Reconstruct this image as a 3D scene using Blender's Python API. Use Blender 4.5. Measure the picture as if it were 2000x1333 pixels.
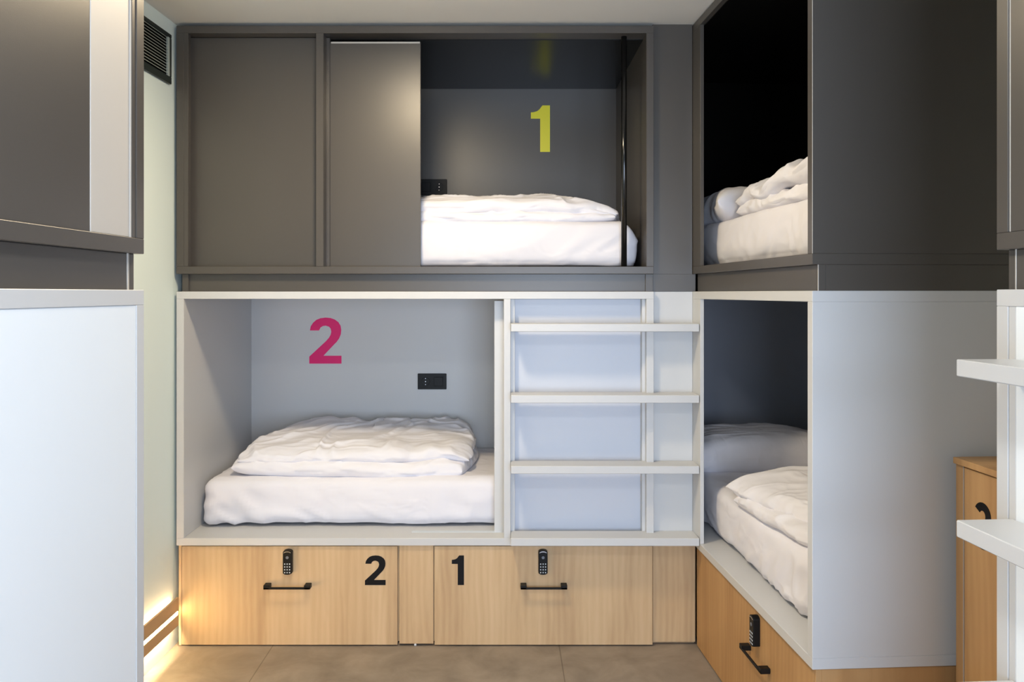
import bpy, bmesh, math, random
from mathutils import Vector, Matrix, noise

for o in list(bpy.data.objects):
    bpy.data.objects.remove(o, do_unlink=True)
SC = bpy.context.scene
COL = SC.collection

# ------------------------------------------------------------------ camera
# metres: camera at the origin of the plan, looking along +Y, eye height 1.528
EYE = 1.528
cam_d = bpy.data.cameras.new('camera')
cam = bpy.data.objects.new('camera', cam_d)
COL.objects.link(cam)
cam.location = (0, 0, EYE)
cam.rotation_euler = (math.pi / 2, 0, 0)
cam_d.sensor_width = 36
cam_d.lens = 36 * 1563 / 2000
cam_d.shift_x = 17 / 2000
cam_d.shift_y = -93.5 / 2000
cam_d.clip_start = 0.02
SC.camera = cam

# ------------------------------------------------------------------ world, lights, exposure
W = bpy.data.worlds.new('World')
SC.world = W
W.use_nodes = True
bg = W.node_tree.nodes['Background']
bg.inputs['Color'].default_value = (0.72, 0.84, 1.0, 1)
bg.inputs['Strength'].default_value = 1.5
SC.view_settings.view_transform = 'Standard'
SC.view_settings.look = 'None'
SC.view_settings.gamma = 1
SC.view_settings.exposure = -0.41
SC.view_settings.use_curve_mapping = False


def area(name, loc, rot, sx, sy, power, color, spread=None):
    l = bpy.data.lights.new(name, 'AREA')
    l.shape = 'RECTANGLE'
    l.size, l.size_y = sx, sy
    l.energy = power
    l.color = color
    if spread:
        l.spread = spread
    o = bpy.data.objects.new(name, l)
    o.location = loc
    o.rotation_euler = rot
    COL.objects.link(o)
    return o


# daylight through the window in the wall behind the camera
area('window_daylight', (0.50, -1.72, 1.15), (math.pi / 2, 0, 0), 1.6, 1.6, 172, (0.66, 0.79, 1.0))
# warm recessed ceiling lamp in the middle of the aisle
LAMP = (-0.42, 2.50, 2.600)
area('ceiling_lamp_light', LAMP, (0, 0, 0), 0.20, 0.20, 33, (1.0, 0.79, 0.50))
area('ceiling_lamp_light', (-0.1, 0.6, 2.600), (0, 0, 0), 0.20, 0.20, 17, (0.90, 0.95, 1.0))  # added unseen cool fill lamp, brightens the near left bunk


# ------------------------------------------------------------------ materials
def srgb(r, g, b):
    def f(c):
        c /= 255
        return c / 12.92 if c <= 0.04045 else ((c + 0.055) / 1.055) ** 2.4
    return (f(r), f(g), f(b), 1)


def new_mat(name):
    m = bpy.data.materials.new(name)
    m.use_nodes = True
    nt = m.node_tree
    return m, nt, nt.nodes['Principled BSDF']


def N(nt, t, **kw):
    n = nt.nodes.new(t)
    for k, v in kw.items():
        n.inputs[k].default_value = v
    return n


def simple(name, col, rough, spec=0.5, metallic=0.0, var=0.03, scale=3.0, bump=0.0, bscale=400.0, stretch=None):
    m, nt, b = new_mat(name)
    b.inputs['Roughness'].default_value = rough
    b.inputs['Metallic'].default_value = metallic
    b.inputs['Specular IOR Level'].default_value = spec
    tc = nt.nodes.new('ShaderNodeTexCoord')
    src = tc.outputs['Object']
    if stretch:
        mp = nt.nodes.new('ShaderNodeMapping')
        mp.inputs['Scale'].default_value = stretch
        nt.links.new(src, mp.inputs[0])
        src = mp.outputs[0]
    nz = N(nt, 'ShaderNodeTexNoise', Scale=scale, Detail=5.0)
    nt.links.new(src, nz.inputs['Vector'])
    mix = nt.nodes.new('ShaderNodeMix')
    mix.data_type = 'RGBA'
    c = list(col)
    mix.inputs['A'].default_value = [x * (1 - var) for x in c[:3]] + [1]
    mix.inputs['B'].default_value = [min(1, x * (1 + var)) for x in c[:3]] + [1]
    nt.links.new(nz.outputs['Fac'], mix.inputs['Factor'])
    nt.links.new(mix.outputs['Result'], b.inputs['Base Color'])
    if bump:
        n2 = N(nt, 'ShaderNodeTexNoise', Scale=bscale, Detail=3.0)
        nt.links.new(tc.outputs['Object'], n2.inputs['Vector'])
        bp = N(nt, 'ShaderNodeBump', Strength=bump, Distance=0.001)
        nt.links.new(n2.outputs['Fac'], bp.inputs['Height'])
        nt.links.new(bp.outputs['Normal'], b.inputs['Normal'])
    return m


def wood_mat(name, c0, c1, c2, rough=0.45):
    m, nt, b = new_mat(name)
    tc = nt.nodes.new('ShaderNodeTexCoord')
    mp = nt.nodes.new('ShaderNodeMapping')
    mp.inputs['Scale'].default_value = (1, 1, 0.09)
    nt.links.new(tc.outputs['Object'], mp.inputs[0])
    n1 = N(nt, 'ShaderNodeTexNoise', Scale=7.0, Detail=3.0, Distortion=0.6)
    n2 = N(nt, 'ShaderNodeTexNoise', Scale=60.0, Detail=6.0, Distortion=0.4)
    n3 = N(nt, 'ShaderNodeTexNoise', Scale=260.0, Detail=2.0)
    for n in (n1, n2, n3):
        nt.links.new(mp.outputs[0], n.inputs['Vector'])
    # cathedral figure
    wv = nt.nodes.new('ShaderNodeTexWave')
    wv.wave_type = 'BANDS'
    wv.bands_direction = 'X'
    wv.inputs['Scale'].default_value = 5.0
    wv.inputs['Distortion'].default_value = 9.0
    wv.inputs['Detail'].default_value = 3.0
    wv.inputs['Detail Scale'].default_value = 0.8
    mp2 = nt.nodes.new('ShaderNodeMapping')
    mp2.inputs['Scale'].default_value = (2.2, 2.2, 0.35)
    nt.links.new(tc.outputs['Object'], mp2.inputs[0])
    nt.links.new(mp2.outputs[0], wv.inputs['Vector'])

    def math_(op, a, bb):
        q = nt.nodes.new('ShaderNodeMath')
        q.operation = op
        for i, v in enumerate((a, bb)):
            if isinstance(v, (int, float)):
                q.inputs[i].default_value = v
            else:
                nt.links.new(v, q.inputs[i])
        return q.outputs[0]
    s = math_('MULTIPLY', n1.outputs['Fac'], 0.68)
    s = math_('ADD', s, math_('MULTIPLY', n2.outputs['Fac'], 0.17))
    s = math_('ADD', s, math_('MULTIPLY', wv.outputs['Fac'], 0.07))
    s = math_('ADD', s, math_('MULTIPLY', n3.outputs['Fac'], 0.06))
    cr = nt.nodes.new('ShaderNodeValToRGB')
    cr.color_ramp.elements[0].position = 0.34
    cr.color_ramp.elements[0].color = c0
    cr.color_ramp.elements[1].position = 0.72
    cr.color_ramp.elements[1].color = c2
    e = cr.color_ramp.elements.new(0.52)
    e.color = c1
    nt.links.new(s, cr.inputs['Fac'])
    nt.links.new(cr.outputs['Color'], b.inputs['Base Color'])
    b.inputs['Roughness'].default_value = rough
    b.inputs['Specular IOR Level'].default_value = 0.35
    bp = N(nt, 'ShaderNodeBump', Strength=0.15, Distance=0.0008)
    nt.links.new(n2.outputs['Fac'], bp.inputs['Height'])
    nt.links.new(bp.outputs['Normal'], b.inputs['Normal'])
    return m


def fabric_mat(name, col, b1=0.45):
    m, nt, b = new_mat(name)
    b.inputs['Base Color'].default_value = col
    b.inputs['Roughness'].default_value = 0.85
    b.inputs['Specular IOR Level'].default_value = 0.15
    tc = nt.nodes.new('ShaderNodeTexCoord')
    mp = nt.nodes.new('ShaderNodeMapping')
    mp.inputs['Rotation'].default_value = (0.2, 0.3, 0.5)
    mp.inputs['Scale'].default_value = (1.0, 2.2, 1.6)
    nt.links.new(tc.outputs['Object'], mp.inputs[0])
    n1 = N(nt, 'ShaderNodeTexNoise', Scale=7.0, Detail=5.0, Distortion=1.2)
    n1.noise_type = 'RIDGED_MULTIFRACTAL' if hasattr(n1, 'noise_type') else n1.noise_type
    nt.links.new(mp.outputs[0], n1.inputs['Vector'])
    bp = N(nt, 'ShaderNodeBump', Strength=b1, Distance=0.006)
    nt.links.new(n1.outputs['Fac'], bp.inputs['Height'])
    nt.links.new(bp.outputs['Normal'], b.inputs['Normal'])
    return m


def emit_mat(name, col, s):
    m, nt, b = new_mat(name)
    b.inputs['Base Color'].default_value = col
    b.inputs['Emission Color'].default_value = col
    b.inputs['Emission Strength'].default_value = s
    return m


M = {}
M['dark'] = simple('anthracite_laminate', srgb(79, 75, 71), 0.33, 0.5, var=0.06, scale=2.5, bump=0.12, bscale=700)
M['light'] = simple('light_grey_laminate', srgb(200, 201, 202), 0.38, 0.45, var=0.015, scale=2.0, bump=0.06, bscale=700)
M['panel'] = simple('cool_white_panel', srgb(198, 203, 214), 0.4, 0.4, var=0.01)
M['white'] = simple('white_gloss_panel', srgb(234, 240, 245), 0.35, 0.5, var=0.01)
M['shade_black'] = simple('black_shade_sheet', srgb(16, 16, 15), 0.26, 0.18, var=0.05, bump=0.08, bscale=600)  # shade inside the upper bunks put into the colour
M['slate'] = simple('grey_shade_sheet', srgb(140, 145, 156), 0.45, 0.4)  # dimness inside the right lower bunk put into the colour
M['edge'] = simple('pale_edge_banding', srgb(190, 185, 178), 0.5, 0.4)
M['oak'] = wood_mat('oak_laminate', srgb(180, 150, 114), srgb(197, 168, 130), srgb(210, 182, 145))
M['oak_dark'] = wood_mat('oak_board', srgb(168, 128, 84), srgb(182, 142, 96), srgb(194, 155, 108))
M['sheet'] = fabric_mat('white_cotton_sheet', srgb(228, 227, 234), 0.55)
M['duvet'] = fabric_mat('white_duvet_cotton', srgb(231, 230, 236), 0.6)
M['black'] = simple('black_plastic', srgb(17, 17, 18), 0.4, 0.2)
M['blackm'] = simple('black_powder_coat', srgb(17, 15, 14), 0.45, 0.25)
M['post'] = simple('black_gloss_metal', srgb(20, 20, 20), 0.15, 0.6)
M['hole'] = simple('socket_recess_black', srgb(6, 6, 7), 0.5, 0.3)
M['chrome'] = simple('polished_metal', srgb(200, 200, 205), 0.2, 0.5, metallic=1.0)
M['key'] = simple('white_keypad_print', srgb(205, 210, 215), 0.5, 0.3)
M['btn'] = simple('grey_round_button', srgb(105, 110, 120), 0.3, 0.5)
M['vin_b'] = simple('black_vinyl', srgb(14, 13, 15), 0.5, 0.2, var=0.0)
M['vin_y'] = simple('yellow_vinyl', srgb(245, 236, 55), 0.4, 0.4, var=0.0)
M['vin_p'] = simple('magenta_vinyl', srgb(228, 14, 112), 0.4, 0.4, var=0.0)
M['paint'] = simple('white_wall_paint', srgb(226, 240, 240), 0.7, 0.2, var=0.01, bump=0.1, bscale=250)
M['ceil'] = simple('white_ceiling_paint', srgb(226, 224, 218), 0.8, 0.15, var=0.01)
M['vent'] = simple('grey_painted_vent', srgb(168, 178, 174), 0.45, 0.4)
M['ventd'] = simple('dark_vent_frame', srgb(38, 46, 44), 0.5, 0.4)
M['trim'] = simple('brown_trim', srgb(186, 158, 124), 0.5, 0.3)
M['led'] = emit_mat('warm_led', srgb(255, 216, 150), 75.0)
M['led_up'] = emit_mat('warm_led_up', srgb(255, 212, 158), 60.0)
M['led_down'] = emit_mat('warm_led_down', srgb(255, 222, 170), 300.0)
M['lampm'] = emit_mat('warm_lamp', srgb(255, 240, 216), 30.0)

# floor: large stone-look tiles, thin joints
m, nt, b = new_mat('brown_grey_floor_tile')
tc = nt.nodes.new('ShaderNodeTexCoord')
mp = nt.nodes.new('ShaderNodeMapping')
mp.inputs['Location'].default_value = (0.998, 0.90, 0)
nt.links.new(tc.outputs['Object'], mp.inputs[0])
br = nt.nodes.new('ShaderNodeTexBrick')
br.offset = 0.0
br.inputs['Scale'].default_value = 1.0
br.inputs['Brick Width'].default_value = 1.24
br.inputs['Row Height'].default_value = 1.24
br.inputs['Mortar Size'].default_value = 0.0025
br.inputs['Color1'].default_value = (1, 1, 1, 1)
br.inputs['Color2'].default_value = (0.94, 0.94, 0.94, 1)
br.inputs['Mortar'].default_value = (0.62, 0.6, 0.58, 1)
nt.links.new(mp.outputs[0], br.inputs['Vector'])
n1 = N(nt, 'ShaderNodeTexNoise', Scale=5.0, Detail=8.0, Roughness=0.62, Distortion=0.4)
nt.links.new(tc.outputs['Object'], n1.inputs['Vector'])
cr = nt.nodes.new('ShaderNodeValToRGB')
cr.color_ramp.elements[0].position = 0.3
cr.color_ramp.elements[0].color = srgb(122, 112, 102)
cr.color_ramp.elements[1].position = 0.72
cr.color_ramp.elements[1].color = srgb(158, 146, 133)
nt.links.new(n1.outputs['Fac'], cr.inputs['Fac'])
mx = nt.nodes.new('ShaderNodeMix')
mx.data_type = 'RGBA'
mx.blend_type = 'MULTIPLY'
mx.inputs['Factor'].default_value = 1.0
nt.links.new(cr.outputs['Color'], mx.inputs['A'])
nt.links.new(br.outputs['Color'], mx.inputs['B'])
nt.links.new(mx.outputs['Result'], b.inputs['Base Color'])
b.inputs['Roughness'].default_value = 0.5
b.inputs['Specular IOR Level'].default_value = 0.35
M['floor'] = m

# ------------------------------------------------------------------ helpers
FR = Matrix.Identity(4)          # current working frame
WM = {}                          # world matrices of things


def frame(x, y, rz):
    global FR
    FR = Matrix.Translation((x, y, 0)) @ Matrix.Rotation(rz, 4, 'Z')


def box(bm, x0, x1, y0, y1, z0, z1, mi=0, bev=0.0012):
    vs = [bm.verts.new(p) for p in ((x0, y0, z0), (x1, y0, z0), (x1, y1, z0), (x0, y1, z0),
                                    (x0, y0, z1), (x1, y0, z1), (x1, y1, z1), (x0, y1, z1))]
    fs = [bm.faces.new([vs[i] for i in q]) for q in
          ((0, 3, 2, 1), (4, 5, 6, 7), (0, 1, 5, 4), (1, 2, 6, 5), (2, 3, 7, 6), (3, 0, 4, 7))]
    for f in fs:
        f.material_index = mi
    if bev:
        es = list({e for f in fs for e in f.edges})
        r = bmesh.ops.bevel(bm, geom=es, offset=bev, segments=1, affect='EDGES', profile=0.5)
        for f in r['faces']:
            f.material_index = mi


def prism(bm, pts, y0, y1, mi=0, bev=0.0):
    """outline in local x,z extruded from y0 (front) to y1 (back)"""
    a = [bm.verts.new((p[0], y0, p[1])) for p in pts]
    c = [bm.verts.new((p[0], y1, p[1])) for p in pts]
    fa = bm.faces.new(a)
    fc = bm.faces.new(c[::-1])
    side = []
    n = len(pts)
    for i in range(n):
        side.append(bm.faces.new((a[i], c[i], c[(i + 1) % n], a[(i + 1) % n])))
    for f in [fa, fc] + side:
        f.material_index = mi
    if bev:
        r = bmesh.ops.bevel(bm, geom=list(fa.edges), offset=bev, segments=3, affect='EDGES', profile=0.5)
        for f in r['faces']:
            f.material_index = mi
    bmesh.ops.recalc_face_normals(bm, faces=[f for f in bm.faces])


def B(*boxes, bev=0.0012):
    bm = bmesh.new()
    for q in boxes:
        box(bm, *q, bev=bev)
    return bm


def obj(name, bm, mats, parent=None, label=None, smooth=False, tri=False):
    if tri:
        bmesh.ops.triangulate(bm, faces=[f for f in bm.faces if len(f.verts) > 4])
    T = FR
    if parent is not None:
        T = WM[parent.name].inverted() @ FR
    bm.transform(T)
    me = bpy.data.meshes.new(name)
    bm.to_mesh(me)
    bm.free()
    if not isinstance(mats, (list, tuple)):
        mats = [mats]
    for q in mats:
        me.materials.append(q)
    if smooth:
        for p in me.polygons:
            p.use_smooth = True
    o = bpy.data.objects.new(name, me)
    COL.objects.link(o)
    if parent is not None:
        o.parent = parent
        WM[o.name] = WM[parent.name]
    if label:
        o['label'] = label
    return o


def tag(o, label, cat, group=None):
    o['label'] = label
    o['category'] = cat
    if group:
        o['group'] = group
    return o


def thing(name, label, cat, x, y, z, group=None):
    """Empty at local (x,y,z) of the current frame, keeping the frame's rotation"""
    o = bpy.data.objects.new(name, None)
    o.empty_display_size = 0.1
    COL.objects.link(o)
    m = FR @ Matrix.Translation((x, y, z))
    o.location = m.to_translation()
    o.rotation_euler = m.to_euler()
    WM[o.name] = m
    return tag(o, label, cat, group)


def struct(name, bm, mat):
    o = obj(name, bm, mat)
    o['kind'] = 'structure'
    return o


def mesh_thing(name, bm, mats, label, cat, x, y, z, group=None, smooth=True):
    """single-mesh thing with its origin at local (x,y,z)"""
    m = FR @ Matrix.Translation((x, y, z))
    bm.transform(m.inverted() @ FR)
    me = bpy.data.meshes.new(name)
    bm.to_mesh(me)
    bm.free()
    for q in (mats if isinstance(mats, (list, tuple)) else [mats]):
        me.materials.append(q)
    if smooth:
        for p in me.polygons:
            p.use_smooth = True
    o = bpy.data.objects.new(name, me)
    o.location = m.to_translation()
    o.rotation_euler = m.to_euler()
    COL.objects.link(o)
    return tag(o, label, cat, group)


T = 0.032        # board thickness
ZL0, ZL1 = 0.4386, 1.535     # lower pods: underside of sill .. top
ZU0, ZU1 = 1.611, 2.682      # upper pods
ZC = 2.697                   # ceiling


def shell(t, x0, x1, z0, z1, dep, mat, ends=(1, 1), inner=None):
    inner = inner or mat
    obj('top_panel', B((x0, x1, 0, dep, z1 - T, z1)), mat, t)
    obj('floor_panel', B((x0, x1, 0, dep, z0, z0 + T)), mat, t)
    if ends[0]:
        obj('side_panel', B((x0, x0 + T, 0, dep, z0 + T, z1 - T)), mat, t)
    if ends[1]:
        obj('side_panel', B((x1 - T, x1, 0, dep, z0 + T, z1 - T)), mat, t)
    obj('back_panel', B((x0, x1, dep, dep + 0.016, z0, z1)), inner, t)


# ---- numerals, unit outlines in a 0..w x 0..1 box
ONE = [(0.25, 1.0), (0.41, 1.0), (0.41, 0.0), (0.20, 0.0), (0.20, 0.715), (0.0, 0.715), (0.0, 0.85),
       (0.06, 0.855), (0.13, 0.875), (0.18, 0.91), (0.225, 0.97)]


def _n2():
    raw = [(680, 212), (684, 192), (695, 175), (711, 161), (731, 153), (755, 150), (779, 152), (799, 159),
           (817, 172), (828, 190), (831, 210), (829, 230), (821, 250), (809, 267), (795, 281), (745, 334),
           (832, 334), (832, 372), (677, 372), (677, 338), (757, 264), (772, 247), (780, 232), (783, 218),
           (780, 203), (772, 194), (756, 189), (742, 191), (731, 198), (724, 212)]
    return [((x - 677) / 222, (372 - y) / 222) for x, y in raw][::-1]


TWO = _n2()


def _n3():
    pts = []
    R, r = 0.285, 0.112
    c1 = (0.33, 0.715)
    c2 = (0.33, 0.285)
    for a in range(150, -61, -15):
        pts.append((c1[0] + 0.27 * math.cos(math.radians(a)), c1[1] + R * math.sin(math.radians(a))))
    for a in range(60, -151, -15):
        pts.append((c2[0] + 0.31 * math.cos(math.radians(a)), c2[1] + R * math.sin(math.radians(a))))
    for a in range(-150, 76, 15):
        pts.append((c2[0] + 0.128 * math.cos(math.radians(a)), c2[1] + r * math.sin(math.radians(a))))
    pts.append((0.22, 0.43))
    pts.append((0.22, 0.56))
    for a in range(-75, 151, 15):
        pts.append((c1[0] + 0.098 * math.cos(math.radians(a)), c1[1] + r * math.sin(math.radians(a))))
    return pts


THREE = _n3()


def numeral(shape, x, z, h, y, th=0.0012):
    bm = bmesh.new()
    prism(bm, [(x + p[0] * h, z + p[1] * h) for p in shape], y - th, y)
    return bm


# ---- soft goods
def fbm(p, oct=4):
    return noise.fractal(p, 1.0, 2.0, oct, noise_basis='PERLIN_ORIGINAL')


def ridge(x, y, z, seed, ang=0.5, fx=2.5, fy=10.0):
    """sharp-crested crease field, creases running along the direction ang"""
    c, s = math.cos(ang), math.sin(ang)
    a, b = x * c + y * s, -x * s + y * c
    w1 = noise.noise(Vector((a * 3.1, b * 3.1, seed + 5)))
    w2 = noise.noise(Vector((a * 6.3 + 4, b * 6.3, seed + 8)))
    v = noise.noise(Vector((a * fx + w1 * 0.8, b * fy + w1 * 2.6 + w2 * 1.1, seed + z * 2)))
    return 1 - 2.4 * math.sqrt(v * v + 0.003)


def crumple(x, y, seed, ang):
    a = max(0, ridge(x, y, 0, seed, ang, 0.9, 5.5)) ** 2.0
    b = max(0, ridge(x, y, 1, seed + 9, ang + 0.30, 1.4, 11.0)) ** 2.0
    d = max(0, ridge(x, y, 2, seed + 17, ang - 0.35, 3.0, 24.0)) ** 2
    return 0.9 * a + 0.55 * b + 0.15 * d - 0.42


def soft_box(x0, x1, y0, y1, z0, z1, r=0.04, seed=1.0, amp=0.006, n=(110, 46, 16), round_end=0.0, crease=1.0):
    """mattress in a fitted sheet: rounded box with folds running into its corners"""
    bm = bmesh.new()
    nx, ny, nz = n
    cx, cy, cz = (x0 + x1) / 2, (y0 + y1) / 2, (z0 + z1) / 2
    hx, hy, hz = (x1 - x0) / 2, (y1 - y0) / 2, (z1 - z0) / 2
    cache = {}

    def dens(i, n_):
        t_ = 2 * i / n_ - 1
        return math.copysign(abs(t_) ** 0.92, t_) if t_ else 0

    def V(i, j, k):
        key = (i, j, k)
        if key in cache:
            return cache[key]
        p = Vector((dens(i, nx) * hx, dens(j, ny) * hy, dens(k, nz) * hz))
        q = Vector((max(-hx + r, min(hx - r, p.x)), max(-hy + r, min(hy - r, p.y)), max(-hz + r, min(hz - r, p.z))))
        d = p - q
        nrm = d.normalized() if d.length > 1e-9 else Vector((0, 0, 0))
        p = q + nrm * r
        wx, wy, wz = p.x + cx, p.y + cy, p.z + cz
        if d.length > 1e-9:
            side = 1 - min(1, max(0, (p.z + hz) / (2 * hz)))
            a = amp * 0.5 * fbm(Vector((wx * 3.0 + seed, wy * 3.0, wz * 3.0)))
            # folds: slanting, stronger towards the underside and the ends
            e = max(0.0, 1 - (hx - abs(p.x)) / 0.55) if abs(nrm.y) > 0.5 else 0.6
            sg = 1 if p.x < 0 else -1
            f = ridge(wx + sg * wz * 1.2 + wy, wz * 0.8 - sg * wx * 0.35, wy, seed, 0.0, 7.0, 9.0)
            a += amp * 1.1 * crease * (0.3 + side) * (0.45 + e) * max(0, f) ** 1.5 * (1 if abs(nrm.z) < 0.8 else 0.2)
            # belly of the side and a tuck at the bottom
            if abs(nrm.z) < 0.7:
                a += 0.008 * math.sin(math.pi * (0.5 + p.z / (2 * hz))) - 0.010 * side ** 6
            p = p + nrm * a
            if round_end and p.x > 0:
                k2 = max(0, 1 - (hx - p.x) / 0.12)
                p.x -= round_end * k2 * max(0, p.z / hz) ** 2
        v = bm.verts.new((p.x + cx, p.y + cy, p.z + cz))
        cache[key] = v
        return v

    for i in range(nx):
        for j in range(ny):
            bm.faces.new((V(i, j, nz), V(i + 1, j, nz), V(i + 1, j + 1, nz), V(i, j + 1, nz)))
            bm.faces.new((V(i, j, 0), V(i, j + 1, 0), V(i + 1, j + 1, 0), V(i + 1, j, 0)))
        for k in range(nz):
            bm.faces.new((V(i, 0, k), V(i + 1, 0, k), V(i + 1, 0, k + 1), V(i, 0, k + 1)))
            bm.faces.new((V(i, ny, k), V(i, ny, k + 1), V(i + 1, ny, k + 1), V(i + 1, ny, k)))
    for j in range(ny):
        for k in range(nz):
            bm.faces.new((V(0, j, k), V(0, j, k + 1), V(0, j + 1, k + 1), V(0, j + 1, k)))
            bm.faces.new((V(nx, j, k), V(nx, j + 1, k), V(nx, j + 1, k + 1), V(nx, j, k + 1)))
    zmin = min(v.co.z for v in bm.verts)
    for v in bm.verts:
        v.co.z += (z0 - zmin) * max(0, 1 - (v.co.z - zmin) / 0.05)
    return bm


def puff(bm, cx, cy, z0, hx, hy, th, seed, shape=None, wr=0.010, ang=0.4, nx=200, ny=130, p1=5.0, p2=3.0,
         under=0.25, corner=0.06, lift=None):
    """one padded layer resting with its underside near z0.  shape(u,v)->(dx,dy,dz,scale)"""
    def pos(u, v, top):
        # round the plan corners a little
        k = 1 - corner * (u * u) * (v * v)
        x, y = u * hx * k, v * hy * k
        eu = max(0.0, 1 - abs(u) ** p1) ** (1 / p2)
        ev = max(0.0, 1 - abs(v) ** p1) ** (1 / p2)
        h = eu * ev
        mid = th * 0.42
        dx = dy = dz = 0
        sc = 1
        if shape:
            dx, dy, dz, sc = shape(u, v)
        wx, wy = x + cx, y + cy
        low = fbm(Vector((wx * 3.1 + seed, wy * 3.1, seed * 2)), 3)
        edge = 1 - h
        w = wr * (0.8 * low + 1.15 * crumple(wx, wy, seed, ang))
        if top:
            z = mid + (th - mid) * h * sc + w * min(1, h * 1.6 + 0.15)
        else:
            z = mid - (mid + under * 0.0) * min(1, h * 1.35) + w * 0.25 * (1 - h)
        # scalloped edge
        ex = wr * 1.6 * fbm(Vector((wx * 6 + seed, wy * 6, 3 + (0.6 if top else 0))), 3) * edge
        x += math.copysign(ex, x) if abs(u) > 0.8 else 0
        y += math.copysign(ex, y) if abs(v) > 0.8 else 0
        z += wr * 1.1 * noise.noise(Vector((wx * 7 + seed, wy * 7, 7))) * edge
        return Vector((cx + x + dx, cy + y + dy, max(z0 - 0.002, z0 + z + dz) if not lift else z0 + z + dz))
    rows = {}
    for s_ in (0, 1):
        for i in range(nx + 1):
            for j in range(ny + 1):
                if s_ == 1 and (i in (0, nx) or j in (0, ny)):
                    rows[(1, i, j)] = rows[(0, i, j)]
                    continue
                u = math.sin(math.pi / 2 * (2 * i / nx - 1))
                v = math.sin(math.pi / 2 * (2 * j / ny - 1))
                rows[(s_, i, j)] = bm.verts.new(pos(u, v, s_ == 0))
    for s_ in (0, 1):
        for i in range(nx):
            for j in range(ny):
                q = [rows[(s_, i, j)], rows[(s_, i + 1, j)], rows[(s_, i + 1, j + 1)], rows[(s_, i, j + 1)]]
                if len(set(q)) < 3:
                    continue
                if s_:
                    q = q[::-1]
                try:
                    bm.faces.new(q)
                except ValueError:
                    pass


# ---- hardware
def handle(parent, xc, z, y):
    bm = B((xc - 0.100, xc + 0.100, y - 0.034, y - 0.026, z - 0.010, z - 0.001),
           (xc - 0.100, xc - 0.074, y - 0.034, y, z - 0.010, z + 0.008),
           (xc + 0.074, xc + 0.100, y - 0.034, y, z - 0.010, z + 0.008), bev=0.0015)
    return obj('handle', bm, M['blackm'], parent)


def keypad(parent, xc, zt, y):
    """rounded black keypad lock 39 x 105 mm with a round button, 12 keys and a metal cap line"""
    bm = bmesh.new()
    w, h = 0.0195, 0.105
    pts = []
    for a in range(0, 181, 12):
        pts.append((xc + w * math.cos(math.radians(a)), zt - 0.010 + 0.010 * math.sin(math.radians(a))))
    for a in range(180, 361, 20):
        pts.append((xc + w * math.cos(math.radians(a)), zt - h + 0.007 + 0.007 * math.sin(math.radians(a))))
    prism(bm, pts, y - 0.024, y, 0, bev=0.003)
    f = y - 0.0242
    # polished crescent
    cre = []
    for a in range(155, 24, -10):
        cre.append((xc + 0.0165 * math.cos(math.radians(a)), zt - 0.0125 + 0.0085 * math.sin(math.radians(a))))
    for a in range(25, 156, 10):
        cre.append((xc + 0.0165 * math.cos(math.radians(a)), zt - 0.0150 + 0.0075 * math.sin(math.radians(a))))
    prism(bm, cre[::-1], f - 0.0012, f + 0.001, 1)
    circ = [(xc + 0.0062 * math.cos(k * math.pi / 9), zt - 0.031 + 0.0062 * math.sin(k * math.pi / 9)) for k in range(18)]
    prism(bm, circ[::-1], f - 0.001, f + 0.001, 2)
    for r_ in range(4):
        for c_ in range(3):
            x, z = xc + (c_ - 1) * 0.0105, zt - 0.0585 - r_ * 0.0122
            box(bm, x - 0.0022, x + 0.0022, f - 0.0008, f + 0.001, z - 0.0024, z + 0.0024, 3, bev=0.0)
    return obj('keypad_lock', bm, [M['black'], M['chrome'], M['btn'], M['key']], parent, tri=True)


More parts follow.
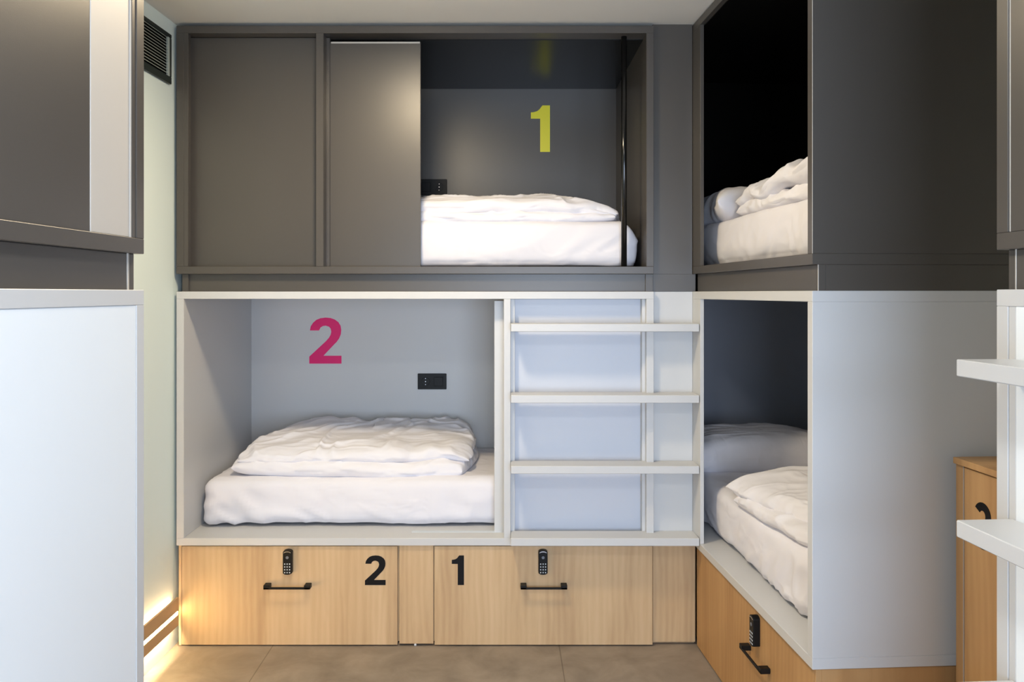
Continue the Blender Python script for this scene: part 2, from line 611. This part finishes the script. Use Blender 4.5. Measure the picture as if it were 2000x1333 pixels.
def wall_socket(x0, z0, y, flip, label):
    """double frame: schuko outlet and a switch"""
    w, h = 0.157, 0.086
    t = thing('power_outlet', label, 'power outlet', x0 + w / 2, y, z0 + h / 2, 'double outlets on the bunk back panels')
    obj('cover_frame', B((x0, x0 + w, y - 0.009, y, z0, z0 + h), bev=0.002), M['black'], t)
    xs, xw = (x0 + 0.043, x0 + w - 0.043)
    if flip:
        xs, xw = xw, xs
    zc = z0 + h / 2
    bm = bmesh.new()
    n = 28
    R = 0.0205
    # recessed cup
    o1 = [bm.verts.new((xs + 0.0225 * math.cos(2 * math.pi * k / n), y - 0.0112, zc + 0.0225 * math.sin(2 * math.pi * k / n))) for k in range(n)]
    o2 = [bm.verts.new((xs + R * math.cos(2 * math.pi * k / n), y - 0.0112, zc + R * math.sin(2 * math.pi * k / n))) for k in range(n)]
    o3 = [bm.verts.new((xs + R * math.cos(2 * math.pi * k / n), y - 0.0095, zc + R * math.sin(2 * math.pi * k / n))) for k in range(n)]
    o0 = [bm.verts.new((xs + 0.0235 * math.cos(2 * math.pi * k / n), y - 0.0088, zc + 0.0235 * math.sin(2 * math.pi * k / n))) for k in range(n)]
    for ra, rb in ((o0, o1), (o1, o2), (o2, o3)):
        for k in range(n):
            bm.faces.new((ra[k], ra[(k + 1) % n], rb[(k + 1) % n], rb[k]))
    f = bm.faces.new(o3)
    f.material_index = 1
    for dx, dz, s, mi in ((0, 0, 0.0028, 2), (0, 0.0165, 0.0022, 2), (0, -0.0165, 0.0022, 2), (-0.0095, 0, 0.0026, 1), (0.0095, 0, 0.0026, 1)):
        cpts = [(xs + dx + s * math.cos(k * math.pi / 6), zc + dz + s * math.sin(k * math.pi / 6)) for k in range(12)]
        prism(bm, cpts, y - 0.0112, y - 0.0094, mi)
    obj('outlet_insert', bm, [M['black'], M['hole'], M['chrome']], t)
    bm = B((xw - 0.0275, xw + 0.0275, y - 0.0105, y - 0.009, zc - 0.0275, zc + 0.0275), bev=0.0005)
    box(bm, xw - 0.024, xw + 0.024, y - 0.0135, y - 0.0105, zc - 0.024, zc + 0.024, 0, bev=0.0014)
    obj('switch_rocker', bm, M['black'], t)


# ------------------------------------------------------------------ room shell
# left wall leans 2 degrees, right-hand bunks 3.4 degrees against the rear wall
RA = 0.060
RL = 0.0365
struct('floor', B((-3.0, 3.2, -2.2, 5.0, -0.05, 0.0), bev=0), M['floor'])
struct('ceiling', B((-3.0, 3.2, -2.2, 5.0, ZC, ZC + 0.05), bev=0), M['ceil'])
struct('wall_back', B((-3.0, 3.2, 4.45, 4.55, 0, ZC), bev=0), M['paint'])
frame(-1.424, 3.45, -RL)
bmw = B((-0.1, 0.0, -6.0, 0.0, 0, ZC), bev=0)
bmw.transform(FR)
frame(0, 0, 0)
box(bmw, -1.524, -1.4245, 3.45, 4.45, 0, ZC, bev=0)
struct('wall_left', bmw, M['paint'])
frame(0.893, 2.312, RA)
struct('wall_right', B((1.02, 1.12, -4.6, 2.4, 0, ZC), bev=0), M['paint'])
frame(0, 0, 0)
# wall behind the camera, with its window
struct('wall_front', B((-3.0, -0.40, -1.75, -1.65, 0, ZC), (1.40, 3.2, -1.75, -1.65, 0, ZC),
                       (-0.40, 1.40, -1.75, -1.65, 0, 0.25), (-0.40, 1.40, -1.75, -1.65, 2.05, ZC), bev=0), M['paint'])
struct('window_1', B((-0.40, -0.35, -1.74, -1.68, 0.25, 2.05), (1.35, 1.40, -1.74, -1.68, 0.25, 2.05),
                     (-0.35, 1.35, -1.74, -1.68, 0.25, 0.30), (-0.35, 1.35, -1.74, -1.68, 2.00, 2.05),
                     (0.48, 0.52, -1.74, -1.68, 0.30, 2.00)), M['ventd'])

# skirting board with an LED line along the left wall
frame(-1.424, 3.45, -RL)
struct('trim_1', B((0.020, 0.030, -1.70, -0.012, 0.100, 0.148), (0.020, 0.030, -1.70, -0.012, 0.164, 0.222)), M['trim'])
t = thing('led_strip_light', 'glowing warm LED strip in the brown skirting rail along the left wall', 'light strip', 0, -0.85, 0.157)
obj('light_channel', B((0.0, 0.0198, -1.70, -0.014, 0.128, 0.198), bev=0), M['edge'], t)
obj('light_diffuser', B((0.0202, 0.0285, -1.70, -0.014, 0.1485, 0.1635), bev=0.001), M['led'], t)
obj('upward_strip', B((0.008, 0.018, -1.70, -0.03, 0.1985, 0.2015), bev=0), M['led_up'], t)
obj('downward_strip', B((0.008, 0.018, -1.70, -0.03, 0.1245, 0.1275), bev=0), M['led_down'], t)

# air vent
t = thing('air_vent', 'dark grey louvred air vent high on the left white wall', 'vent', 0, -0.26, 2.52)
y0, y1, z0, z1 = -0.52, -0.042, 2.417, 2.628
obj('vent_frame', B((0, 0.014, y0, y1, z0, z0 + 0.030), (0, 0.014, y0, y1, z1 - 0.016, z1),
                    (0, 0.014, y1 - 0.016, y1, z0 + 0.030, z1 - 0.016), (0, 0.014, y0, y0 + 0.016, z0 + 0.030, z1 - 0.016),
                    bev=0.002), M['ventd'], t)
obj('vent_backing', B((0.0005, 0.003, y0 + 0.012, y1 - 0.012, z0 + 0.02, z1 - 0.01), bev=0), M['hole'], t)
obj('inner_frame', B((0.003, 0.013, y1 - 0.030, y1 - 0.016, z0 + 0.030, z1 - 0.016)), M['vent'], t, label='paler grey inner frame strip')
bm = bmesh.new()
k = 0
z = z0 + 0.038
while z < z1 - 0.022:
    vs = [bm.verts.new(p) for p in ((0.004, y0 + 0.016, z + 0.006), (0.012, y0 + 0.016, z), (0.012, y1 - 0.030, z), (0.004, y1 - 0.030, z + 0.006),
                                    (0.004, y0 + 0.016, z + 0.008), (0.012, y0 + 0.016, z + 0.002), (0.012, y1 - 0.030, z + 0.002), (0.004, y1 - 0.030, z + 0.008))]
    for q in ((0, 1, 2, 3), (7, 6, 5, 4), (1, 5, 6, 2), (0, 4, 5, 1), (3, 2, 6, 7), (0, 3, 7, 4)):
        bm.faces.new([vs[i] for i in q])
    z += 0.0125
obj('louvres', bm, M['vent'], t)
frame(0, 0, 0)

# surface-mounted opal ceiling lamps above the picture; the nearer is added fill
for i, (lx, ly) in enumerate(((LAMP[0], LAMP[1]), (-0.1, 0.6))):
    t = thing('ceiling_lamp', ['square warm surface ceiling lamp in front of the rear bunks',
                               'square fill lamp added out of view between the front bunks'][i], 'ceiling lamp', lx, ly, ZC, 'square ceiling lamps')
    obj('lamp_base', B((lx - 0.11, lx + 0.11, ly - 0.11, ly + 0.11, ZC - 0.022, ZC)), M['paint'], t)
    obj('lamp_shade', B((lx - 0.13, lx + 0.13, ly - 0.13, ly + 0.13, ZC - 0.090, ZC - 0.022), bev=0.008), M['lampm'], t)

# ------------------------------------------------------------------ rear bunks (frame: x right, y into the pod, front plane at 0)
YB = 3.45
DEP = 0.928
frame(0, YB, 0)
XL, XR = -1.4095, 0.649

# upper pod
t = thing('sleeping_pod', 'anthracite rear upper bunk pod with two closed panels and yellow 1 inside', 'bunk bed', (XL + XR) / 2, 0.45, ZU0)
shell(t, XL, XR, ZU0, ZU1, DEP, M['dark'])
obj('front_stile', B((XL + T, XL + 0.051, 0, 0.03, ZU0 + T, ZU1 - T)), M['dark'], t)
obj('divider', B((-0.808, -0.775, 0, 0.12, ZU0 + T, ZU1 - T)), M['dark'], t)
d1 = obj('sliding_door', B((XL + 0.034, -0.760, 0.058, 0.076, ZU0 + T, ZU1 - T - 0.002)), M['dark'], t)
d2 = obj('sliding_door', B((-0.772, -0.361, 0.0555, 0.0575, ZU0 + T, ZU1 - T - 0.024), (-0.757, -0.361, 0.0440, 0.0555, ZU0 + T, ZU1 - T - 0.024)), M['dark'], t)
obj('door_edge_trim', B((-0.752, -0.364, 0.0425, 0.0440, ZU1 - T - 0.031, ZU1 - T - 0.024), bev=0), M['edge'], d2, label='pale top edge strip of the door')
obj('ceiling_shade_sheet', B((XL + T, XR - T, 0.085, DEP, ZU1 - T - 0.004, ZU1 - T), bev=0), M['shade_black'], t, label='black ceiling sheet with the interior shade put into its colour')  # thin added sheet, ceiling shade painted black
bm = bmesh.new()
bmesh.ops.create_cone(bm, cap_ends=True, segments=24, radius1=0.0125, radius2=0.0125, depth=ZU1 - ZU0 - 2 * T,
                      matrix=Matrix.Translation((0.528, 0.050, (ZU0 + ZU1) / 2)))
obj('guard_post', bm, M['post'], t, label='slim glossy black upright post', smooth=True)
obj('base_band', B((XL + 0.018, XR, 0.030, 0.060, ZL1, ZU0)), M['dark'], t)
obj('base_stile', B((XR - 0.033, XR, 0.018, 0.030, ZL1, ZU0)), M['dark'], t)
obj('base_stile', B((XL + 0.018, XL + 0.045, 0.018, 0.030, ZL1, ZU0)), M['dark'], t)
obj('base_support', B((XL + 0.018, XR, 0.70, 0.72, ZL1, ZU0)), M['dark'], t)
obj('bunk_number', numeral(ONE, 0.1508, EYE + (573 - 297) / 1563 * 4.378, 0.2545, DEP - 0.0002), M['vin_y'], t, label='yellow numeral 1 on the back panel', tri=True)

# lower pod
t = thing('sleeping_pod', 'light grey rear lower bunk pod with a magenta 2 on its back panel', 'bunk bed', (XL + XR) / 2, 0.45, ZL0)
shell(t, XL, XR, ZL0, ZL1, DEP, M['light'])
obj('divider', B((0.0022, 0.031, 0, 0.07, ZL0 + T, ZL1 - T)), M['light'], t)
obj('recess_stile', B((0.0312, 0.050, 0.030, 0.07, ZL0 + T, ZL1 - T)), M['light'], t)
obj('recess_stile', B((0.603, 0.625, 0.030, 0.07, ZL0 + T, ZL1 - T), (0.6255, XR - T, 0.0305, 0.07, ZL0 + T, ZL1 - T)), M['light'], t)
obj('ladder_backing', B((0.040, 0.612, 0.070, 0.082, ZL0 + T, ZL1 - T)), M['panel'], t)
dd = obj('sliding_door', B((-0.0396, 0.60, 0.0855, 0.104, ZL0 + T + 0.001, 1.494)), M['light'], t)
obj('door_track', B((-0.405, 0.60, 0.084, 0.090, ZL0 + T, ZL0 + T + 0.0025), (-0.405, 0.60, 0.100, 0.106, ZL0 + T, ZL0 + T + 0.0025), bev=0), M['key'], t, label='white metal sliding track')
obj('bunk_number', numeral(TWO, (604.2 - 983) / 1563 * 4.378, EYE - (710.7 - 573) / 1563 * 4.378, 0.252, DEP - 0.0002), M['vin_p'], t, label='magenta numeral 2 on the back panel', tri=True)

wall_socket(-0.4675, EYE - (761 - 573) / 1563 * 4.37, DEP, False, 'black double power outlet above the bed in the light grey rear bunk')
wall_socket(-0.4645, EYE + (573 - 381) / 1563 * 4.37, DEP, True, 'black double power outlet half hidden by the dark sliding panel, rear upper bunk')

# corner fillers
o = mesh_thing('filler_panel', B((XR + 0.0005, 0.8215, 0.028, 0.046, ZU0 - 0.001, ZC), (XR + 0.0005, 0.836, 0.028, 0.046, ZL1, ZU0), bev=0.001), M['dark'],
               'dark grey corner filler panel from ceiling to the light lower bunk, between two upper bunks', 'panel', 0.735, 0.037, ZL1, smooth=False)
o = mesh_thing('filler_panel', B((XR + 0.0005, 0.8225, 0.030, 0.048, ZL0 + 0.02, ZL1), bev=0.001), M['light'],
               'light grey corner filler panel behind the right ends of the ladder rungs', 'panel', 0.735, 0.038, ZL0, smooth=False)
o = mesh_thing('filler_panel', B((XR + 0.0005, 0.834, 0.026, 0.044, 0.012, ZL0), (XR + 0.0005, 0.834, 0.046, 0.06, 0.0, ZL0)), M['oak'],
               'oak corner filler panel at floor level between the two drawer bases', 'panel', 0.735, 0.036, 0, smooth=False)

# ladder
t = thing('ladder', 'light grey ladder of four broad rungs fixed across the rear lower bunk', 'ladder', 0.43, 0.0, 0.461)
for zt in (1.3986, 1.0976, 0.7988, 0.4940):
    obj('rung', B((0.0318, 0.826, -0.078, 0.0295, zt - 0.033, zt), bev=0.0018), M['light'], t)

# drawer base
t = thing('drawer_base', 'oak drawer base under the rear bunks with drawers numbered 2 and 1', 'drawer unit', (XL + XR) / 2, 0.4, 0)
obj('carcass', B((XL + 0.006, XR, 0.030, 0.90, 0.014, ZL0 - 0.001), (XL + 0.006, XL + 0.018, 0.010, 0.030, 0.004, ZL0 - 0.001)), M['oak'], t)
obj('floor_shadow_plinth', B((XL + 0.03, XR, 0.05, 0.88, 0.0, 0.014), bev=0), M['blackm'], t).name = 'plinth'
for x0, x1, num in ((-1.390, -0.4575, 2), (-0.2975, 0.6455, 1)):
    d = obj('drawer_front', B((x0, x1, 0.010, 0.028, 0.006, 0.433)), M['oak'], t)
    xc = -0.928 if num == 2 else 0.171
    handle(d, xc if num == 2 else 0.174, 0.2675, 0.010)
    keypad(d, xc, 0.4225, 0.010)
    if num == 2:
        obj('drawer_number', numeral(TWO, -0.598, 0.2655, 0.128, 0.0098), M['vin_b'], d, label='black numeral 2', tri=True)
    else:
        obj('drawer_number', numeral(ONE, -0.2225, 0.2655, 0.128, 0.0098), M['vin_b'], d, label='black numeral 1', tri=True)
obj('filler_strip', B((-0.4500, -0.3025, 0.012, 0.029, 0.010, 0.436)), M['oak'], t, label='narrow oak strip between the drawers')
obj('levelling_foot', B((-0.386, -0.376, 0.012, 0.024, 0.0, 0.010), bev=0.002), M['key'], t, label='small white foot')

# bedding, rear lower bunk
ZM = ZL0 + T
bm = soft_box(-1.344, 0.600, 0.165, 0.915, ZM, 0.690, r=0.045, seed=2.3, amp=0.016)
mesh_thing('mattress', bm, M['sheet'], 'mattress in a white fitted sheet in the light grey rear bunk marked 2', 'mattress', -0.37, 0.54, ZM)


def sh_low(u, v):
    return (0.05 * v - 0.03 * u * v, 0, -0.010 * u, 1.0)


def sh_up(u, v):
    # upper fold: left corner pulled forward and down, highest to the right rear
    e = max(0, -u - 0.55) / 0.45
    return (0.045 * v * (1 if u < 0 else -0.3) - 0.02 * e * (1 - v), 0.02 * u, 0.026 * v - 0.000 * e * (1 - v) - 0.03 * max(0, u - 0.8) * (1 - v), 1.0)


bm = bmesh.new()
puff(bm, -0.665, 0.512, 0.682, 0.525, 0.315, 0.086, 3.0, sh_low, wr=0.011, ang=0.1, p1=8.0)
puff(bm, -0.655, 0.535, 0.765, 0.505, 0.312, 0.078, 7.4, sh_up, wr=0.017, ang=0.45, lift=True)
mesh_thing('folded_duvet', bm, M['duvet'], 'folded white duvet lying on the mattress in the rear bunk marked 2', 'duvet', -0.66, 0.52, 0.69)

# bedding, rear upper bunk
ZMU = ZU0 + T
bm = soft_box(-1.33, 0.590, 0.105, 0.900, ZMU, 1.850, r=0.035, seed=8.1, amp=0.010, round_end=0.05)
mesh_thing('mattress', bm, M['sheet'], 'mattress in a cream-lit fitted sheet in the dark rear upper bunk marked 1', 'mattress', -0.37, 0.5, ZMU)


def sh_uu(u, v):
    return (0, 0, 0.012 * math.cos(u * 1.6 - 0.9) - 0.012 - 0.07 * max(0, u - 0.45), 1.0)


bm = bmesh.new()
puff(bm, -0.12, 0.455, 1.842, 0.655, 0.33, 0.066, 4.7, None, wr=0.012, ang=0.0)
puff(bm, -0.115, 0.470, 1.888, 0.665, 0.33, 0.092, 9.9, sh_uu, wr=0.015, ang=0.1, lift=True)
mesh_thing('folded_duvet', bm, M['duvet'], 'flat folded white duvet on the mattress in the dark rear upper bunk marked 1', 'duvet', -0.2, 0.47, 1.85)

# ------------------------------------------------------------------ right-hand bunks (frame: x towards the camera, y into the pod)
LEN = 2.00
frame(0.893, 2.312, -math.pi / 2 + RA)
t = thing('sleeping_pod', 'open anthracite upper bunk pod on the right beside the rear bunks, bed inside', 'bunk bed', -1.0, 0.47, ZU0)
shell(t, -LEN, 0, ZU0, ZC - 0.004, 0.95, M['dark'])
obj('front_stile', B((-1.30, -1.060, 0.0, 0.016, ZU0 + T, ZC - 0.004 - T)), M['dark'], t)
obj('base_band', B((-1.152, -0.010, 0.017, 0.035, ZL1, ZU0), (-0.0100, 0, 0.017, 0.040, ZL1, ZU0)), M['dark'], t)
obj('base_side', B((-0.018, -0.0005, 0.0405, 0.94, ZL1, ZU0)), M['dark'], t)
obj('edge_strip', B((-0.0022, 0.0006, 0.0165, 0.0185, ZL1, ZU0), bev=0), M['edge'], t, label='pale worn corner edge')
obj('side_edge_strip', B((-0.0012, 0.0004, -0.0003, 0.0010, ZU0 + T, ZC - T), bev=0), M['edge'], t)
obj('base_support', B((-LEN, -LEN + 0.03, 0.1, 0.94, ZL1, ZU0)), M['dark'], t)
ZI = ZC - 0.004 - T
obj('ceiling_shade_sheet', B((-LEN + T, -T, 0.02, 0.95, ZI - 0.004, ZI), bev=0), M['shade_black'], t)  # added black sheets here paint the shade of the interior
obj('end_shade_sheet', B((-LEN + T, -LEN + T + 0.004, 0.0, 0.95, ZU0 + T, ZI - 0.004), bev=0), M['shade_black'], t)
obj('wall_shade_sheet', B((-LEN + T + 0.004, -T, 0.946, 0.95, ZU0 + T, ZI - 0.004), bev=0), M['shade_black'], t)

t = thing('sleeping_pod', 'open light grey lower bunk pod on the right, its broad end panel facing the room', 'bunk bed', -1.0, 0.47, ZL0)
shell(t, -LEN, 0, ZL0, ZL1, 0.95, M['light'])
obj('front_stile', B((-1.30, -1.060, 0.0, 0.016, ZL0 + T, ZL1 - T)), M['light'], t)
obj('end_shade_sheet', B((-LEN + T, -LEN + T + 0.004, 0.0, 0.95, ZL0 + T, ZL1 - T), bev=0), M['slate'], t, label='grey end sheet with the interior shade put into its colour')  # added grey sheets paint the weak light at end and back
obj('wall_shade_sheet', B((-LEN + T + 0.004, -T, 0.946, 0.95, ZL0 + T, ZL1 - T), bev=0), M['slate'], t)

t = thing('drawer_base', 'oak drawer base under the right lower bunk, keypad lock and slanting black handle', 'drawer unit', -0.9, 0.45, 0)
obj('carcass', B((-1.9, -0.004, 0.030, 0.93, 0.012, ZL0 - 0.001), (-0.016, -0.004, 0.012, 0.030, 0.004, ZL0 - 0.001)), M['oak_dark'], t)
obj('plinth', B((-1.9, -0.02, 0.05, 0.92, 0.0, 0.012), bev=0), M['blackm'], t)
d = obj('drawer_front', B((-1.145, -0.018, 0.012, 0.029, 0.006, 0.435)), M['oak_dark'], t)
handle(d, -0.437, 0.2755, 0.012)
keypad(d, -0.447, 0.4175, 0.012)

# bedding, right lower
bm = soft_box(-1.945, -0.055, 0.095, 0.90, ZM, 0.692, r=0.045, seed=5.5, amp=0.016)
mesh_thing('mattress', bm, M['sheet'], 'mattress in a white fitted sheet in the light grey right-hand lower bunk', 'mattress', -1.0, 0.5, ZM)


def sh_rl(u, v):
    return (0.0, 0.03 * u, 0.012 * u, 1.0)


def sh_rt(u, v):
    # front edge slips down over the layer below towards the camera end
    e = max(0, u + 0.2)
    f = max(0, -v - 0.3)
    return (0.10 * v * 0.3, 0.13 * max(0, u + 0.9) * 0.5 * max(0, -v), -0.020 * f * f * 2 - 0.03 * f * (1 - e * 0.5), 1.0)


bm = bmesh.new()
puff(bm, -0.50, 0.44, 0.684, 0.395, 0.345, 0.080, 13.0, sh_rl, wr=0.013, ang=0.2)
puff(bm, -0.52, 0.45, 0.738, 0.400, 0.385, 0.105, 17.2, sh_rt, wr=0.016, ang=0.5, lift=True)
mesh_thing('folded_duvet', bm, M['duvet'], 'thick folded white duvet near the camera end of the right-hand lower bunk', 'duvet', -0.5, 0.45, 0.69)


def pillow(cx, cy, z0, hx, hy, th, seed):
    bm = bmesh.new()

    def sh(u, v):
        c = (abs(u) * abs(v)) ** 2
        return (0.05 * u * c, 0.05 * v * c, -0.0 * c, 1.0 + 0.05 * math.cos(v * 3))
    puff(bm, cx, cy, z0, hx, hy, th, seed, sh, wr=0.009, ang=1.1, nx=100, ny=70, p1=5.0, p2=2.7, corner=0.04)
    return bm


mesh_thing('pillow', pillow(-1.58, 0.425, 0.687, 0.19, 0.335, 0.180, 3.3), M['duvet'],
           'plump white pillow in shade at the far end of the right-hand lower bunk', 'pillow', -1.6, 0.42, 0.69)

# bedding, right upper
bm = soft_box(-1.945, -0.055, 0.095, 0.90, ZMU, 1.838, r=0.030, seed=6.6, amp=0.010)
mesh_thing('mattress', bm, M['sheet'], 'mattress in a cream-lit fitted sheet in the dark right-hand upper bunk', 'mattress', -1.0, 0.5, ZMU)


def sh_ru(u, v):
    return (0, 0, 0.022 * max(0, u + 0.5) + 0.010 * math.sin(u * 9), 1.0)


bm = bmesh.new()
puff(bm, -0.53, 0.44, 1.830, 0.420, 0.34, 0.075, 23.0, None, wr=0.016, ang=0.2)
puff(bm, -0.53, 0.45, 1.875, 0.430, 0.36, 0.085, 27.2, sh_ru, wr=0.019, ang=0.5, lift=True)
mesh_thing('folded_duvet', bm, M['duvet'], 'crumpled folded white duvet in the dark right-hand upper bunk', 'duvet', -0.5, 0.46, 1.84)
mesh_thing('pillow', pillow(-1.28, 0.40, 1.833, 0.23, 0.30, 0.165, 5.9), M['duvet'],
           'white pillow behind the duvet in the dark right-hand upper bunk', 'pillow', -1.4, 0.42, 1.84)

# ------------------------------------------------------------------ oak cabinet between the right-hand bunks
frame(1.297, 2.298, -math.pi / 2 + RA)
t = thing('cabinet', 'tall narrow oak cabinet with a black numeral behind the right-hand ladder rungs', 'cabinet', 0.33, 0.25, 0)
CW = 0.66
obj('cabinet_top', B((0.0, CW, -0.006, 0.50, 1.040, 1.058)), M['oak_dark'], t)
obj('cabinet_body', B((0.001, 0.036, 0.002, 0.50, 0.0, 1.040), (CW - 0.036, CW, 0.002, 0.50, 0.0, 1.040),
                      (0.036, CW - 0.036, 0.025, 0.50, 0.0, 1.040)), M['oak_dark'], t)
d = obj('cabinet_door', B((0.0385, CW - 0.0385, 0.002, 0.020, 0.020, 1.036)), M['oak_dark'], t)
obj('edge_strip', B((0.0362, 0.0375, 0.0005, 0.003, 0.01, 1.038), bev=0), M['edge'], t)
obj('door_number', numeral(THREE, 0.076, 0.829, 0.128, 0.0018), M['vin_b'], d, label='black numeral, partly hidden by a rung', tri=True)

# ------------------------------------------------------------------ near right bunks with their ladder
frame(0.949, 1.54, -math.pi / 2 + RA)
LB = 2.06
t = thing('sleeping_pod', 'dark grey upper bunk pod cut by the right picture edge', 'bunk bed', 1.0, 0.45, ZU0)
shell(t, 0, LB, ZU0, ZC - 0.004, 0.93, M['dark'])
obj('inner_stile', B((T + 0.0005, T + 0.004, 0.002, 0.03, ZU0 + T, ZC - T)), M['edge'], t, label='pale thin edge strip')
obj('sliding_door', B((T + 0.004, 1.1, 0.002, 0.020, ZU0 + T, ZC - T - 0.006)), M['dark'], t)
obj('base_band', B((0.030, LB, 0.017, 0.035, ZL1, ZU0)), M['dark'], t)
obj('base_side', B((0.010, 0.0300, 0.017, 0.92, ZL1, ZU0)), M['dark'], t)
obj('edge_strip', B((0.0298, 0.0322, 0.0158, 0.0175, ZL1, ZU0), bev=0), M['edge'], t)
t = thing('sleeping_pod', 'light grey lower bunk pod at the right picture edge, behind its own ladder', 'bunk bed', 1.0, 0.45, ZL0)
shell(t, 0, LB, ZL0, ZL1, 0.93, M['light'])
obj('recess_stile', B((T + 0.001, T + 0.020, 0.001, 0.05, ZL0 + T, ZL1 - T)), M['light'], t)
obj('ladder_backing', B((T + 0.0195, 0.90, 0.001, 0.022, ZL0 + T, ZL1 - T)), M['white'], t)
t = thing('ladder', 'light grey ladder of broad rungs jutting in from the right picture edge', 'ladder', 0.4, 0, ZL0)
for zt in (1.405, 1.106, 0.8045, 0.5040):
    obj('rung', B((0.044, 0.84, -0.109, 0.0, zt - 0.0315, zt), bev=0.0018), M['light'], t)
t = thing('drawer_base', 'oak base under the light grey bunk at the right picture edge', 'drawer unit', 1.0, 0.45, 0)
obj('carcass', B((0.004, LB, 0.014, 0.90, 0.0, ZL0 - 0.001)), M['oak_dark'], t)

# ------------------------------------------------------------------ near left bunks
frame(-0.7630, 1.70, math.pi / 2 - RL)
t = thing('sleeping_pod', 'anthracite upper bunk pod with closed panels at the left picture edge', 'bunk bed', -1.0, 0.33, ZU0)
DL = 0.66
shell(t, -LB, 0, ZU0, ZC - 0.004, DL, M['dark'])
obj('inner_stile', B((-T - 0.016, -T - 0.0005, 0.002, 0.03, ZU0 + T, ZC - T)), M['dark'], t)
obj('edge_strip', B((-T - 0.020, -T - 0.016, 0.003, 0.03, ZU0 + T, ZC - T), bev=0), M['edge'], t, label='pale thin edge strip')
obj('sliding_door', B((-0.197, -T - 0.020, 0.005, 0.020, ZU0 + T, ZC - T - 0.004)), M['edge'], t, label='pale grey narrow closed panel')
obj('sliding_door', B((-1.20, -0.1975, 0.006, 0.022, ZU0 + T, ZC - T - 0.004)), M['dark'], t)
obj('base_band', B((-LB, -0.034, 0.017, 0.035, ZL1, ZU0)), M['dark'], t)
obj('base_end', B((-0.034, -0.010, 0.017, DL - 0.02, ZL1, ZU0)), M['dark'], t)
obj('edge_strip', B((-0.0395, -0.0335, 0.0155, 0.0172, ZL1, ZU0), bev=0), M['edge'], t)
t = thing('sleeping_pod', 'bright light grey lower bunk pod with closed panel at the left picture edge', 'bunk bed', -1.0, 0.33, ZL0)
shell(t, -LB, 0, ZL0 - 0.33, ZL1, DL, M['light'])
obj('closed_panel', B((-LB + T, -T, 0.0015, 0.018, ZL0 - 0.33 + T, ZL1 - T)), M['white'], t)
t = thing('drawer_base', 'base under the light grey bunk at the left picture edge', 'drawer unit', -1.0, 0.33, 0)
obj('carcass', B((-LB, -0.004, 0.004, DL, 0.0, ZL0 - 0.331)), M['light'], t)
frame(0, 0, 0)
